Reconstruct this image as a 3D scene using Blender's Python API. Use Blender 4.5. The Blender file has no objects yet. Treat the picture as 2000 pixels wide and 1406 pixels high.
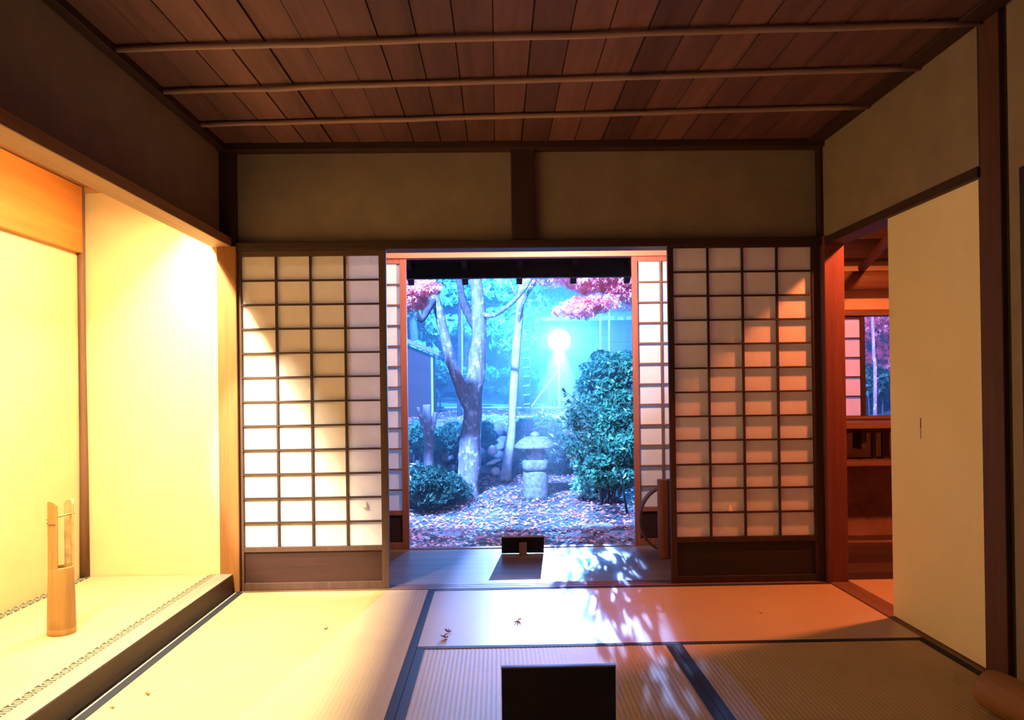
import bpy, math, random
from mathutils import Vector, Matrix, noise
random.seed(7)
S = bpy.context.scene
COL = S.collection
PI = math.pi
def lin(c):  # sRGB 0-255 -> linear
    return tuple(((v/255)/12.92 if v/255 <= .04045 else ((v/255+.055)/1.055)**2.4) for v in c)

# ------------------------------------------------------------------ camera
YAW, PITCH, ROLL, CH, FPX, CY = 0.0175, 0.005, 0.013, 0.965, 1600.0, 750.0
cam = bpy.data.cameras.new('camera'); camo = bpy.data.objects.new('camera', cam); COL.objects.link(camo)
cam.sensor_fit = 'HORIZONTAL'; cam.sensor_width = 36; cam.lens = FPX/2000*36
cam.shift_y = (CY-703)/2000; cam.clip_start = .05; cam.clip_end = 200
camo.matrix_world = (Matrix.Translation((0, 0, CH)) @ Matrix.Rotation(-YAW, 4, 'Z') @ Matrix.Rotation(PITCH, 4, 'X')
                     @ Matrix.Rotation(PI/2, 4, 'X') @ Matrix.Rotation(-ROLL, 4, 'Z'))
S.camera = camo
# ------------------------------------------------------------------ world, exposure
w = bpy.data.worlds.new('night'); S.world = w; w.use_nodes = True
w.node_tree.nodes['Background'].inputs[0].default_value = (.03, .12, .45, 1)
w.node_tree.nodes['Background'].inputs[1].default_value = .35
S.view_settings.view_transform = 'Standard'; S.view_settings.look = 'None'
S.view_settings.exposure = 0.0; S.view_settings.gamma = 1; S.view_settings.use_curve_mapping = False
S.cycles.max_bounces = 10; S.cycles.diffuse_bounces = 6; S.cycles.transmission_bounces = 6
S.cycles.use_denoising = True; S.cycles.sample_clamp_indirect = 6; S.cycles.volume_bounces = 0

def ray(u, v):
    a, b = u-1000, v-CY
    c, s = math.cos(ROLL), math.sin(ROLL)
    x, y = c*a-s*b, s*a+c*b
    d = (x/FPX, 1, -y/FPX)
    c, s = math.cos(PITCH), math.sin(PITCH)
    yy, zz = c*d[1]-s*d[2], s*d[1]+c*d[2]
    c, s = math.cos(YAW), math.sin(YAW)
    return (c*d[0]+s*yy, -s*d[0]+c*yy, zz)
def at(u, v, Y):      # point of the place seen at (u, v) at distance Y
    d = ray(u, v); t = Y/d[1]
    return Vector((t*d[0], Y, CH+t*d[2]))

# ------------------------------------------------------------------ lights
def light(name, kind, loc, color, power, target=None, **kw):
    l = bpy.data.lights.new(name, kind); l.color = color; l.energy = power
    for k, v in kw.items(): setattr(l, k, v)
    o = bpy.data.objects.new(name, l); o.location = loc; COL.objects.link(o)
    if target is not None:
        o.rotation_euler = (Vector(target)-Vector(loc)).to_track_quat('-Z', 'Y').to_euler()
    return o
LAMP = at(1092, 665, 14.5)
YEL = (1.0, .70, .36)
al = light('alcove_tube_light', 'AREA', (-1.46, 2.75, 1.815), YEL, 62, shape='RECTANGLE', size=.05, size_y=2.1)
al.rotation_euler = (0, math.radians(8), 0)
al = light('alcove_front_fill', 'AREA', (-1.455, 2.75, 1.805), (1.0, .76, .44), 205, shape='RECTANGLE', size=.012, size_y=2.1)  # added beside the alcove tube to throw more light onto the mats
al.rotation_euler = (0, math.radians(-42), 0)
light('alcove_fill_spot', 'SPOT', (-1.452, 2.25, 1.80), (1.0, .82, .60), 620, (-.88, 4.0, .60), spot_size=.51, spot_blend=.35, shadow_soft_size=.02)  # added spot that brightens the lower part of the left shoji
light('side_room_light', 'SPOT', (2.15, 3.60, 2.06), (1.0, .21, .065), 250, (1.75, 3.75, .3), spot_size=2.9, spot_blend=.4, shadow_soft_size=.05)
light('entry_light', 'SPOT', (.35, 4.18, 1.79), (1.0, .60, .52), 210, (.3, 5.0, 1.62), spot_size=2.3, spot_blend=.6, shadow_soft_size=.05)
light('entry_fill', 'POINT', (-.55, 4.5, 1.95), (1.0, .66, .50), 14, shadow_soft_size=.03)  # added point fill, lights the left screen's paper from behind
LP = LAMP-Vector((0.02, .24, 0))
light('garden_lamp_beam', 'SPOT', LP, (.28, .44, 1.0), 15000, (.36, 5.0, 0), spot_size=.122, spot_blend=.4, shadow_soft_size=.012)
light('garden_lamp_spill', 'SPOT', LP, (.045, .28, 1.0), 6500, (0, 2, .6), spot_size=2.2, spot_blend=.6, shadow_soft_size=.06)
light('garden_fill', 'SPOT', (-2.2, 3.0, 6.2), (.13, .28, 1.0), 54000, (0.4, 11.5, .2), spot_size=1.15, spot_blend=.8, shadow_soft_size=.2)  # unseen lamp added high up for even blue light on the garden
light('ground_fill', 'SPOT', (-2.6, 6.3, 1.5), (.18, .30, 1.0), 1300, (.5, 7.0, -.4), spot_size=1.3, spot_blend=.8, shadow_soft_size=.1)  # added fill lifting the ground that the eaves shade
light('tree_fill', 'SPOT', (-.3, 14.3, 3.7), (.045, .31, 1.0), 9000, (0, 17.5, 1.8), spot_size=1.9, spot_blend=.8, shadow_soft_size=.2)  # invented lamp above the view, brings out the back foliage
light('maple_fill', 'SPOT', (4.2, 6.6, 1.9), (.45, .22, 1.0), 1500, (4.6, 11, 1.3), spot_size=1.5, spot_blend=.8, shadow_soft_size=.2)  # added purple fill for the trees behind the side room window
light('room_fill', 'AREA', (.3, .3, 2.0), (1.0, .42, .70), .9, (.3, 2.5, 1.0), shape='RECTANGLE', size=1.6, size_y=.6)  # out-of-view fill added for the pinkish ambient tone of the room

# ------------------------------------------------------------------ materials
class NT:
    def __init__(s, name):
        s.m = bpy.data.materials.new(name); s.m.use_nodes = True; s.t = s.m.node_tree
        s.b = s.t.nodes['Principled BSDF']; s.out = s.t.nodes['Material Output']
    def n(s, ty, **kw):
        x = s.t.nodes.new('ShaderNode'+ty)
        for k, v in kw.items(): setattr(x, k, v)
        return x
    def l(s, a, b): s.t.links.new(a, b)
    def coords(s, scale=(1, 1, 1), rot=(0, 0, 0)):
        tc = s.n('TexCoord'); mp = s.n('Mapping'); s.l(tc.outputs['Object'], mp.inputs[0])
        mp.inputs['Scale'].default_value = scale; mp.inputs['Rotation'].default_value = rot
        return mp.outputs[0]
    def noise(s, vec, scale, detail=4, rough=.6, dist=0):
        x = s.n('TexNoise'); s.l(vec, x.inputs['Vector']); x.inputs['Scale'].default_value = scale
        x.inputs['Detail'].default_value = detail; x.inputs['Roughness'].default_value = rough
        x.inputs['Distortion'].default_value = dist
        return x.outputs['Fac']
    def ramp(s, fac, stops):
        r = s.n('ValToRGB'); s.l(fac, r.inputs[0]); e = r.color_ramp.elements
        while len(e) < len(stops): e.new(.5)
        for i, (p, c) in enumerate(stops): e[i].position = p; e[i].color = (*c, 1)
        return r.outputs[0]
    def math(s, op, a, b=None, c=None):
        x = s.n('Math', operation=op)
        for i, v in enumerate((a, b, c)):
            if v is None: continue
            if isinstance(v, (int, float)): x.inputs[i].default_value = v
            else: s.l(v, x.inputs[i])
        return x.outputs[0]
    def mix(s, fac, a, b, mode='MIX'):
        x = s.n('Mix', data_type='RGBA', blend_type=mode)
        for i, v in ((0, fac), (6, a), (7, b)):
            if isinstance(v, (int, float)): x.inputs[i].default_value = v
            elif isinstance(v, tuple): x.inputs[i].default_value = (*v, 1)
            else: s.l(v, x.inputs[i])
        return x.outputs[2]
    def bump(s, h, strength=.3, dist=.01):
        x = s.n('Bump'); s.l(h, x.inputs['Height']); x.inputs['Strength'].default_value = strength
        x.inputs['Distance'].default_value = dist; s.l(x.outputs[0], s.b.inputs['Normal'])
    def done(s, col, rough=.7, spec=.3):
        if isinstance(col, tuple): s.b.inputs['Base Color'].default_value = (*col, 1)
        else: s.l(col, s.b.inputs['Base Color'])
        s.b.inputs['Roughness'].default_value = rough
        s.b.inputs['Specular IOR Level'].default_value = spec
        return s.m
def wood(name, c1, c2, axis='Z', rough=.6, scale=26, plank=None, spec=.3):
    n = NT(name); st = {'X': (.06, 1, 1), 'Y': (1, .06, 1), 'Z': (1, 1, .06)}[axis]
    v = n.coords(st); f = n.noise(v, scale, 6, .65, .6); g = n.noise(v, scale*5, 3, .5)
    h = n.math('ADD', n.math('MULTIPLY', f, .75), n.math('MULTIPLY', g, .25))
    c = n.ramp(h, [(.3, c1), (.7, c2)])
    if plank:
        ax, wd = plank; tc = n.n('TexCoord'); sp = n.n('SeparateXYZ'); n.l(tc.outputs['Object'], sp.inputs[0])
        k = n.math('FLOOR', n.math('DIVIDE', sp.outputs[ax], wd)); wn = n.n('TexWhiteNoise', noise_dimensions='1D'); n.l(k, wn.inputs['W'])
        c = n.mix(1.0, c, n.ramp(wn.outputs['Value'], [(0, (.50, .47, .50)), (1, (1.0, .98, .92))]), 'MULTIPLY')
    n.bump(h, .25, .004)
    return n.done(c, rough, spec)
def plaster(name, c1, c2, sc=6):
    n = NT(name); v = n.coords(); a = n.noise(v, sc, 5, .6); b = n.noise(v, 260, 2, .5)
    n.bump(b, .35, .003)
    return n.done(n.ramp(a, [(.3, c1), (.7, c2)]), .95, .1)
def simple(name, c, rough=.6, spec=.3, var=.25, sc=30, bump=.2, metal=0):
    n = NT(name); v = n.coords(); a = n.noise(v, sc, 4)
    lo = tuple(x*(1-var) for x in c); hi = tuple(min(1, x*(1+var)) for x in c)
    n.bump(a, bump, .004); n.b.inputs['Metallic'].default_value = metal
    return n.done(n.ramp(a, [(.3, lo), (.7, hi)]), rough, spec)
def leafmat(name, c1, c2, trans=.35, rough=.45):
    n = NT(name); oi = n.n('TexCoord'); nz = n.noise(oi.outputs['Object'], 9, 3)
    c = n.ramp(nz, [(.35, c1), (.65, c2)]); n.done(c, rough, .4)
    t = n.n('BsdfTranslucent'); n.l(c, t.inputs[0]); mx = n.n('MixShader'); mx.inputs[0].default_value = trans
    n.l(n.b.outputs[0], mx.inputs[1]); n.l(t.outputs[0], mx.inputs[2]); n.l(mx.outputs[0], n.out.inputs[0])
    return n.m
def emis(name, c, s):
    n = NT(name); n.b.inputs['Base Color'].default_value = (.8, .8, .8, 1)
    n.b.inputs['Emission Color'].default_value = (*c, 1); n.b.inputs['Emission Strength'].default_value = s
    return n.m
M = {}
M['dark_x'] = wood('dark_wood_x', (.020, .009, .008), (.050, .023, .017), 'X')
M['dark_y'] = wood('dark_wood_y', (.020, .009, .008), (.050, .023, .017), 'Y')
M['dark_z'] = wood('dark_wood_z', (.020, .009, .008), (.050, .023, .017), 'Z')
M['brown_x'] = wood('brown_wood_x', (.10, .050, .030), (.20, .105, .060), 'X')
M['brown_z'] = wood('brown_wood_z', (.10, .050, .030), (.20, .105, .060), 'Z')
M['brown_y'] = wood('brown_wood_y', (.10, .050, .030), (.20, .105, .060), 'Y')
M['cedar_y'] = wood('cedar_y', (.17, .075, .028), (.28, .135, .055), 'Y', scale=14)
M['cedar_z'] = wood('cedar_z', (.15, .065, .018), (.27, .12, .038), 'Z', scale=22)
M['cedar_x'] = wood('cedar_x', (.34, .17, .08), (.55, .31, .16), 'X', scale=22)
M['grey_y'] = wood('worn_wood_y', (.20, .16, .14), (.34, .28, .25), 'Y')
M['black_x'] = wood('blackened_board', (.010, .008, .010), (.022, .015, .016), 'X')
M['koshi'] = wood('cedar_kick_board', (.022, .009, .008), (.045, .016, .013), 'X', scale=16)
M['ceil'] = wood('ceiling_boards', (.085, .036, .042), (.20, .092, .092), 'Y', .75, 11, ('X', .13))
M['floor_wood'] = wood('veranda_boards', (.16, .11, .10), (.30, .22, .20), 'X', .38, 16, spec=.5)
M['dark_floor'] = wood('dark_floor_boards', (.05, .03, .03), (.10, .06, .055), 'X', .35, 16, ('Y', .22), spec=.5)
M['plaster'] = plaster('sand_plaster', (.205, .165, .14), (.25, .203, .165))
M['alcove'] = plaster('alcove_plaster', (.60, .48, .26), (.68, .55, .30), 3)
M['panel'] = plaster('panel_paper', (.78, .69, .50), (.84, .74, .55), 3)
M['redpost'] = wood('dark_red_post_wood', (.10, .028, .022), (.18, .052, .038), 'Z')
M['sideplaster'] = plaster('side_room_plaster', (.50, .38, .26), (.60, .46, .32))
M['loam'] = plaster('old_loam_wall', (.14, .08, .055), (.30, .17, .12), 4)
M['batten'] = wood('batten_wood', (.20, .12, .11), (.34, .21, .19), 'X')
M['board'] = wood('alcove_board_wood', (.34, .10, .012), (.52, .20, .035), 'Y', .5, 9)
def tatami(name, c1, c2, axis, rough=.7, spec=.2):
    n = NT(name); st = (1, .1, 1) if axis == 'X' else (.1, 1, 1)
    v = n.coords(st); a = n.noise(v, 420, 2, .5); v2 = n.coords((1, 1, 1)); b = n.noise(v2, 3, 3)
    h = n.math('ADD', n.math('MULTIPLY', a, .5), n.math('MULTIPLY', b, .5)); n.bump(a, .3, .002)
    return n.done(n.ramp(h, [(.3, c1), (.7, c2)]), rough, spec)
M['tat_x'] = tatami('tatami_weave_a', (.37, .29, .16), (.46, .36, .21), 'X')
M['tat_y'] = tatami('tatami_weave_b', (.42, .33, .19), (.51, .40, .24), 'Y', .36, .8)
M['heri'] = simple('navy_cloth_border', (.020, .024, .040), .8, .2, .3, 300)
M['paper'] = None
def papermat():
    n = NT('shoji_paper'); v = n.coords(); a = n.noise(v, 14, 5); c = n.ramp(a, [(.3, (.80, .77, .71)), (.7, (.86, .83, .77))])
    n.done(c, .9, .05); t = n.n('BsdfTranslucent'); n.l(c, t.inputs[0]); mx = n.n('MixShader'); mx.inputs[0].default_value = .42
    n.l(n.b.outputs[0], mx.inputs[1]); n.l(t.outputs[0], mx.inputs[2]); n.l(mx.outputs[0], n.out.inputs[0])
    return n.m
M['paper'] = papermat()
def crestborder():
    n = NT('crest_pattern_border'); tc = n.n('TexCoord'); sp = n.n('SeparateXYZ'); n.l(tc.outputs['Object'], sp.inputs[0])
    P = .052
    u = n.math('SUBTRACT', n.math('FRACT', n.math('DIVIDE', sp.outputs['Y'], P)), .5)
    vv = n.math('DIVIDE', sp.outputs['X'], P)
    r = n.math('SQRT', n.math('ADD', n.math('MULTIPLY', u, u), n.math('MULTIPLY', vv, vv)))
    ring = n.math('MULTIPLY', n.math('GREATER_THAN', r, .31), n.math('LESS_THAN', r, .42))
    dots = n.math('MULTIPLY', n.math('LESS_THAN', r, .20), n.math('GREATER_THAN', n.math('SINE', n.math('MULTIPLY', n.math('ADD', u, vv), 60)), -.1))
    f = n.math('MAXIMUM', ring, dots)
    return n.done(n.mix(f, (.035, .038, .022), (.36, .33, .25)), .8, .2)
M['crest'] = crestborder()
M['bamboo'] = wood('dried_bamboo', (.26, .135, .035), (.42, .24, .075), 'Z', .4, 30, spec=.5)
M['bamboo_in'] = simple('bamboo_cut_face', (.42, .29, .13), .6)
M['stone'] = simple('lantern_granite', (.16, .165, .18), .9, .2, .45, 26, .6)
def bark():
    n = NT('lichened_bark'); v = n.coords((1, 1, .35)); a = n.noise(v, 20, 6, .7); v2 = n.coords((1, 1, .7)); b = n.noise(v2, 17, 4, .6)
    c = n.ramp(a, [(.3, (.10, .09, .09)), (.7, (.26, .24, .23))]); c = n.mix(n.ramp(b, [(.55, (0, 0, 0)), (.66, (1, 1, 1))]), c, (.48, .48, .47))
    n.bump(a, .8, .02)
    return n.done(c, .9, .15)
M['bark'] = bark()
M['darkbark'] = simple('dark_bark', (.07, .06, .06), .9, .1, .4, 24, .6)
M['rock'] = simple('mossy_boulder', (.14, .17, .17), .9, .2, .6, 12, .8)
M['palerock'] = simple('pale_boulder', (.60, .62, .62), .85, .2, .25, 16, .6)
M['green'] = leafmat('evergreen_leaf', (.025, .11, .055), (.06, .24, .12))
M['darkgreen'] = leafmat('dark_shrub_leaf', (.012, .05, .030), (.03, .12, .06), .25, .3)
M['shrubgreen'] = leafmat('shrub_leaf', (.02, .11, .05), (.07, .28, .12), .3, .3)
M['palebark'] = simple('pale_smooth_bark', (.42, .42, .40), .85, .2, .3, 14, .5)
M['bright'] = leafmat('pale_leaf', (.10, .34, .24), (.25, .55, .38))
M['maple'] = leafmat('red_maple_leaf', (.95, .28, .30), (1.0, .50, .42), .4)
M['litter_a'] = leafmat('fallen_leaf_rose', (.85, .20, .22), (.97, .36, .32), .2)
M['litter_b'] = leafmat('fallen_leaf_straw', (.90, .42, .32), (.98, .62, .46), .2)
M['litter_c'] = leafmat('fallen_leaf_brown', (.22, .09, .08), (.40, .18, .15), .2)
def groundmat():
    n = NT('moss_and_earth'); v = n.coords(); a = n.noise(v, 2.2, 5, .6); b = n.noise(v, 40, 4, .7)
    c = n.ramp(a, [(.35, (.06, .10, .08)), (.55, (.16, .22, .19)), (.75, (.34, .36, .34))]); c = n.mix(.5, c, n.ramp(b, [(.3, (.02, .03, .03)), (.7, (.5, .55, .5))]), 'OVERLAY')
    n.bump(b, .9, .03)
    return n.done(c, .95, .15)
M['ground'] = groundmat()
M['slab'] = simple('flat_stone', (.30, .32, .31), .85, .2, .2, 10, .4)
M['shedwood'] = wood('old_shed_boards', (.03, .010, .010), (.07, .024, .020), 'X', .8)
M['roof'] = simple('roof_shingle', (.20, .20, .22), .8, .2, .3, 20, .5)
M['metal'] = simple('dark_lamp_metal', (.05, .05, .055), .4, .5, .1, 10, 0, .8)
M['palepole'] = wood('pale_bamboo_pole', (.28, .28, .26), (.45, .45, .42), 'Z', .5)
M['lampglass'] = emis('lit_lamp_glass', (.55, .90, 1.0), 60)
M['leafbrown'] = simple('dry_brown_leaf', (.30, .12, .04), .7, .2, .4, 60)
M['black'] = simple('black_lacquer', (.010, .009, .011), .45, .35, .2, 20, 0)
M['edge'] = simple('lit_board_edge', (.25, .22, .25), .5, .4, .1, 20, 0)  # paler than the board: light caught on the top edge, painted in
M['rustwood'] = wood('red_brown_post_wood', (.20, .065, .045), (.34, .115, .075), 'Z')

# ------------------------------------------------------------------ mesh helpers
class MB:
    def __init__(s): s.v = []; s.f = []; s.mi = []; s.smooth = []
    def add(s, vs, fs, mi=0, sm=False):
        o = len(s.v); s.v += [tuple(p) for p in vs]; s.f += [tuple(i+o for i in f) for f in fs]
        s.mi += [mi]*len(fs); s.smooth += [sm]*len(fs); return s
    def box(s, x0, x1, y0, y1, z0, z1, mi=0):
        return s.add([(x0, y0, z0), (x1, y0, z0), (x1, y1, z0), (x0, y1, z0), (x0, y0, z1), (x1, y0, z1), (x1, y1, z1), (x0, y1, z1)],
                     [(0, 3, 2, 1), (4, 5, 6, 7), (0, 1, 5, 4), (1, 2, 6, 5), (2, 3, 7, 6), (3, 0, 4, 7)], mi)
    def tube(s, path, radii, n=10, mi=0, cap=True, wob=0, flat=1):
        P = [Vector(p) for p in path]
        if isinstance(radii, (int, float)): radii = [radii]*len(P)
        vs, fs = [], []; up = None
        for i, p in enumerate(P):
            t = (P[min(i+1, len(P)-1)]-P[max(i-1, 0)]).normalized()
            if up is None: up = t.orthogonal().normalized()
            a = (up-t*up.dot(t)).normalized(); up = a; b = t.cross(a)
            for k in range(n):
                an = 2*PI*k/n; r = radii[i]*(1+wob*noise.noise(p*3+Vector((math.cos(an), math.sin(an), 0))*1.3))
                vs.append(p+a*math.cos(an)*r+b*math.sin(an)*r*flat)
        for i in range(len(P)-1):
            for k in range(n): fs.append((i*n+k, i*n+(k+1) % n, (i+1)*n+(k+1) % n, (i+1)*n+k))
        s.add(vs, fs, mi, True)
        if cap:
            o = len(s.v)-len(vs); s.f += [tuple(o+k for k in reversed(range(n))), tuple(o+(len(P)-1)*n+k for k in range(n))]
            s.mi += [mi]*2; s.smooth += [False]*2
        return s
    def lathe(s, c, prof, n=28, mi=0, wob=0, sq=0):
        vs, fs = [], []
        for r, z in prof:
            for k in range(n):
                a = 2*PI*k/n; q = 1+sq*(abs(math.cos(2*a))**1.0-.5)*-.35
                rr = r*q*(1+wob*noise.noise(Vector((math.cos(a)*1.5, math.sin(a)*1.5, z*6+c[0]))))
                vs.append((c[0]+rr*math.cos(a), c[1]+rr*math.sin(a), c[2]+z))
        for i in range(len(prof)-1):
            for k in range(n): fs.append((i*n+k, i*n+(k+1) % n, (i+1)*n+(k+1) % n, (i+1)*n+k))
        fs.append(tuple(reversed(range(n)))); fs.append(tuple((len(prof)-1)*n+k for k in range(n)))
        return s.add(vs, fs, mi, True)
    def prism(s, pts, axis, a0, a1, mi=0):   # closed outline (2D) extruded on an axis
        def P(p, a): return {'X': (a, p[0], p[1]), 'Y': (p[0], a, p[1]), 'Z': (p[0], p[1], a)}[axis]
        n = len(pts); vs = [P(p, a0) for p in pts]+[P(p, a1) for p in pts]
        return s.add(vs, [tuple(range(n)), tuple(reversed(range(n, 2*n)))]+[(i, i+n, (i+1) % n+n, (i+1) % n) for i in range(n)], mi)
    def build(s, name, mats, parent=None, bevel=0, subd=0):
        me = bpy.data.meshes.new(name)
        o0 = Vector((0, 0, 0)); p = parent
        while p is not None: o0 = o0+p.location; p = p.parent
        me.from_pydata([(v[0]-o0.x, v[1]-o0.y, v[2]-o0.z) for v in s.v], [], s.f)
        for m in (mats if isinstance(mats, (list, tuple)) else [mats]): me.materials.append(m)
        me.polygons.foreach_set('material_index', s.mi); me.polygons.foreach_set('use_smooth', s.smooth)
        me.update()
        import bmesh
        if len(s.f) < 6000:
            bm = bmesh.new(); bm.from_mesh(me); bmesh.ops.recalc_face_normals(bm, faces=bm.faces); bm.to_mesh(me); bm.free()
        o = bpy.data.objects.new(name, me); COL.objects.link(o)
        if parent is not None: o.parent = parent
        if bevel:
            b = o.modifiers.new('bevel', 'BEVEL'); b.width = bevel; b.segments = 2; b.limit_method = 'ANGLE'
        if subd:
            b = o.modifiers.new('sub', 'SUBSURF'); b.levels = b.render_levels = subd
        return o
def tag(o, label=None, cat=None, group=None, kind=None):
    if label: o['label'] = label
    if cat: o['category'] = cat
    if group: o['group'] = group
    if kind: o['kind'] = kind
    return o
def thing(name, loc, label, cat, group=None):
    o = bpy.data.objects.new(name, None); o.location = loc; o.empty_display_size = .05; COL.objects.link(o)
    return tag(o, label, cat, group)
def struct(name, mb, m, bevel=0):
    return tag(mb.build(name, m, None, bevel), kind='structure')
def bx(*a): return MB().box(*a)

# ------------------------------------------------------------------ room shell
XL, XR, D, HC, HL = -1.262, 1.597, 4.0, 2.16, 1.647
# ceiling: overlapping boards running into depth
c = MB(); x = -1.43; c.box(-1.45, 1.74, -.8, 4.1, HC+.014, HC+.03)
while x < 1.72:
    g1, g2 = random.uniform(.001, .0045), random.uniform(.001, .0045)
    c.prism([(x+g1, HC+random.uniform(0, .003)), (x+.13-g2, HC+random.uniform(0, .004)), (x+.13-g2, HC+.013), (x+g1, HC+.013)], 'Y', -.8, 4.1); x += .13
struct('ceiling', c, M['ceil'])
struct('floor', bx(-2.1, 3.6, -.8, 4.03, -.12, -.056), M['dark_floor'])
struct('floor_passage', bx(-1.28, 1.7, -.8, 1.13, -.055, -.002), M['dark_floor'])
# back wall: transom plaster, kamoi, posts
struct('wall_back', bx(XL, XR+.02, 4.03, 4.09, 1.68, HC+.02), M['plaster'])
struct('trim_1', bx(-1.26, 1.60, 3.975, 4.10, HL, 1.686), M['dark_x'], .003)       # lintel
struct('trim_2', bx(.078, .192, 3.985, 4.12, 1.686, HC), M['dark_z'], .004)        # short centre post
struct('trim_3', bx(-1.35, 1.66, 3.955, 4.03, HC-.034, HC+.004), M['dark_x'], .003)   # ceiling mould, back
struct('trim_4', bx(-1.345, -1.252, 3.962, 4.075, 0, HL+.02), M['cedar_z'], .004)    # corner post left, lower
struct('trim_5', bx(-1.338, -1.262, 3.985, 4.09, HL+.02, HC), M['dark_z'], .003)     # same post above the lintel
struct('trim_6', bx(1.595, 1.694, 3.955, 4.06, 0, 1.69), M['redpost'], .004)
struct('trim_25', bx(1.588, 1.606, 3.98, 4.05, 1.686, HC), M['dark_z'], .002)         # corner post right
# left wall above the alcove
struct('wall_left', bx(-1.40, -1.338, 0.9, 4.09, 1.70, HC+.02), M['plaster'])
struct('trim_7', bx(-1.37, -1.272, 1.2, 3.965, 1.662, 1.708), M['cedar_y'], .003)   # alcove drop lintel
struct('trim_8', bx(-1.338, -1.295, .9, 3.96, HC-.030, HC+.004), M['dark_y'], .003)
# right wall
struct('wall_right', bx(1.607, 1.665, 2.69, 4.03, 1.68, HC+.03), M['plaster'])
struct('trim_9', bx(1.600, 1.70, 2.69, 3.96, 1.645, 1.682), M['dark_y'], .003)
struct('trim_10', bx(1.53, 1.61, 1.2, 3.96, HC-.012, HC+.008), M['dark_y'], .003)
struct('trim_11', bx(1.612, 1.70, 2.585, 2.705, 0, HC), wood('near_post_wood', (.055, .022, .018), (.10, .042, .032), 'Z'), .004)          # near post right
struct('trim_12', bx(1.600, 1.705, 2.70, 3.955, -.05, .004), M['brown_y'], .003)     # threshold
struct('wall_right_near', bx(1.622, 1.70, -.7, 2.555, 0, HC+.02), M['plaster'])
struct('trim_13', bx(1.63, 1.70, 2.555, 2.585, 0, HC), M['black_x'], .003)
# rear closing walls (behind the camera)
struct('wall_rear', bx(-1.4, 1.7, -.86, -.80, -.05, HC+.1), M['plaster'])
struct('wall_left_near', bx(-1.40, -1.30, -.8, .95, -.05, HC+.02), M['plaster'])
# threshold of the back opening, grooved
t = MB()
for y0, y1, z in ((3.965, 3.995, .002), (3.995, 4.003, -.006), (4.003, 4.03, .002), (4.03, 4.038, -.006), (4.038, 4.075, .002)):
    t.box(-1.25, 1.60, y0, y1, -.05, z)
struct('trim_14', t, M['brown_x'])

# ceiling battens
for i, (a, b) in enumerate((((-1.335, 2.835), (1.60, 2.665)), ((-1.335, 3.235), (1.60, 3.045)), ((-1.335, 3.64), (1.60, 3.465)))):
    pts = []
    for k in range(25):
        f = k/24; x = a[0]+(b[0]-a[0])*f; y = a[1]+(b[1]-a[1])*f
        pts.append((x, y+.006*noise.noise(Vector((x*2.5, i*7, 0))), HC-.013+.004*noise.noise(Vector((x*4, i*5, 3)))))
    o = MB().tube(pts, [.011+.0016*noise.noise(Vector((k*.9, i, 1))) for k in range(25)], 10).build('ceiling_batten', M['batten'])
    tag(o, 'thin round wooden batten across the ceiling boards, '+('nearest the camera', 'middle one of the three', 'farthest, closest to the back wall')[i], 'batten', 'battens under the ceiling')

# ------------------------------------------------------------------ tatami mats
def mat_mesh(x0, x1, y0, y1, along, hl=True, hr=True):
    m = MB(); top = 0.0; a = .0005 if along == 'Y' else .00016; pitch = .0155; hw = .030
    if along == 'Y': s0, s1, e0, e1 = x0, x1, y0, y1
    else: s0, s1, e0, e1 = y0, y1, x0, x1
    p0, p1 = s0+(hw if hl else 0), s1-(hw if hr else 0)
    n = int((p1-p0)/pitch*6); pts = []
    for i in range(n+1):
        s = p0+(p1-p0)*i/n; pts.append((s, top-a+a*abs(math.sin(PI*(s-p0)/pitch))*2-a))
    vs, fs = [], []
    for s, z in pts:
        for e in (e0, e1): vs.append((s, e, z) if along == 'Y' else (e, s, z))
    for i in range(n): fs.append((2*i, 2*i+1, 2*i+3, 2*i+2))
    m.add(vs, fs, 0, True)
    if along == 'Y': m.box(x0+.001, x1-.001, y0+.001, y1-.001, -.055, -.003)
    else: m.box(x0+.001, x1-.001, y0+.001, y1-.001, -.055, -.003)
    return m
def tat(x0, x1, y0, y1, along, label):
    t = thing('tatami_mat', ((x0+x1)/2, (y0+y1)/2, -.055), label, 'tatami mat', 'tatami mats of the room')
    mat_mesh(x0, x1, y0, y1, along).build('woven_surface', M['tat_x'] if along == 'Y' else M['tat_y'], t)
    for k in (0, 1):
        if along == 'Y':
            q = (x0, x0+.030) if k == 0 else (x1-.030, x1); b = bx(q[0], q[1], y0, y1, -.054, .0012)
        else:
            q = (y0, y0+.030) if k == 0 else (y1-.030, y1); b = bx(x0, x1, q[0], q[1], -.054, .0012)
        b.build('cloth_border', M['heri'], t, .0006)
    return t
tat(-1.266, -.316, 2.11, 3.962, 'Y', 'tatami mat beside the alcove, lit bright yellow')
tat(-.314, 1.597, 3.053, 3.962, 'X', 'tatami mat lying crosswise in front of the garden opening')
tat(-.314, .644, 1.14, 3.051, 'Y', 'tatami mat under the black board in the foreground, dark border on its right')
tat(.646, 1.597, 1.14, 3.051, 'Y', 'dim brown tatami mat next to the pale sliding panel')
tat(-1.266, -.316, 1.14, 2.10, 'Y', 'half tatami mat at the near left, mostly out of frame')
o = bx(-1.284, -1.267, 1.14, 3.962, -.05, .001).build('floor_fillet', M['palepole']); tag(o, kind='structure'); o.name = 'trim_15'

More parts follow.
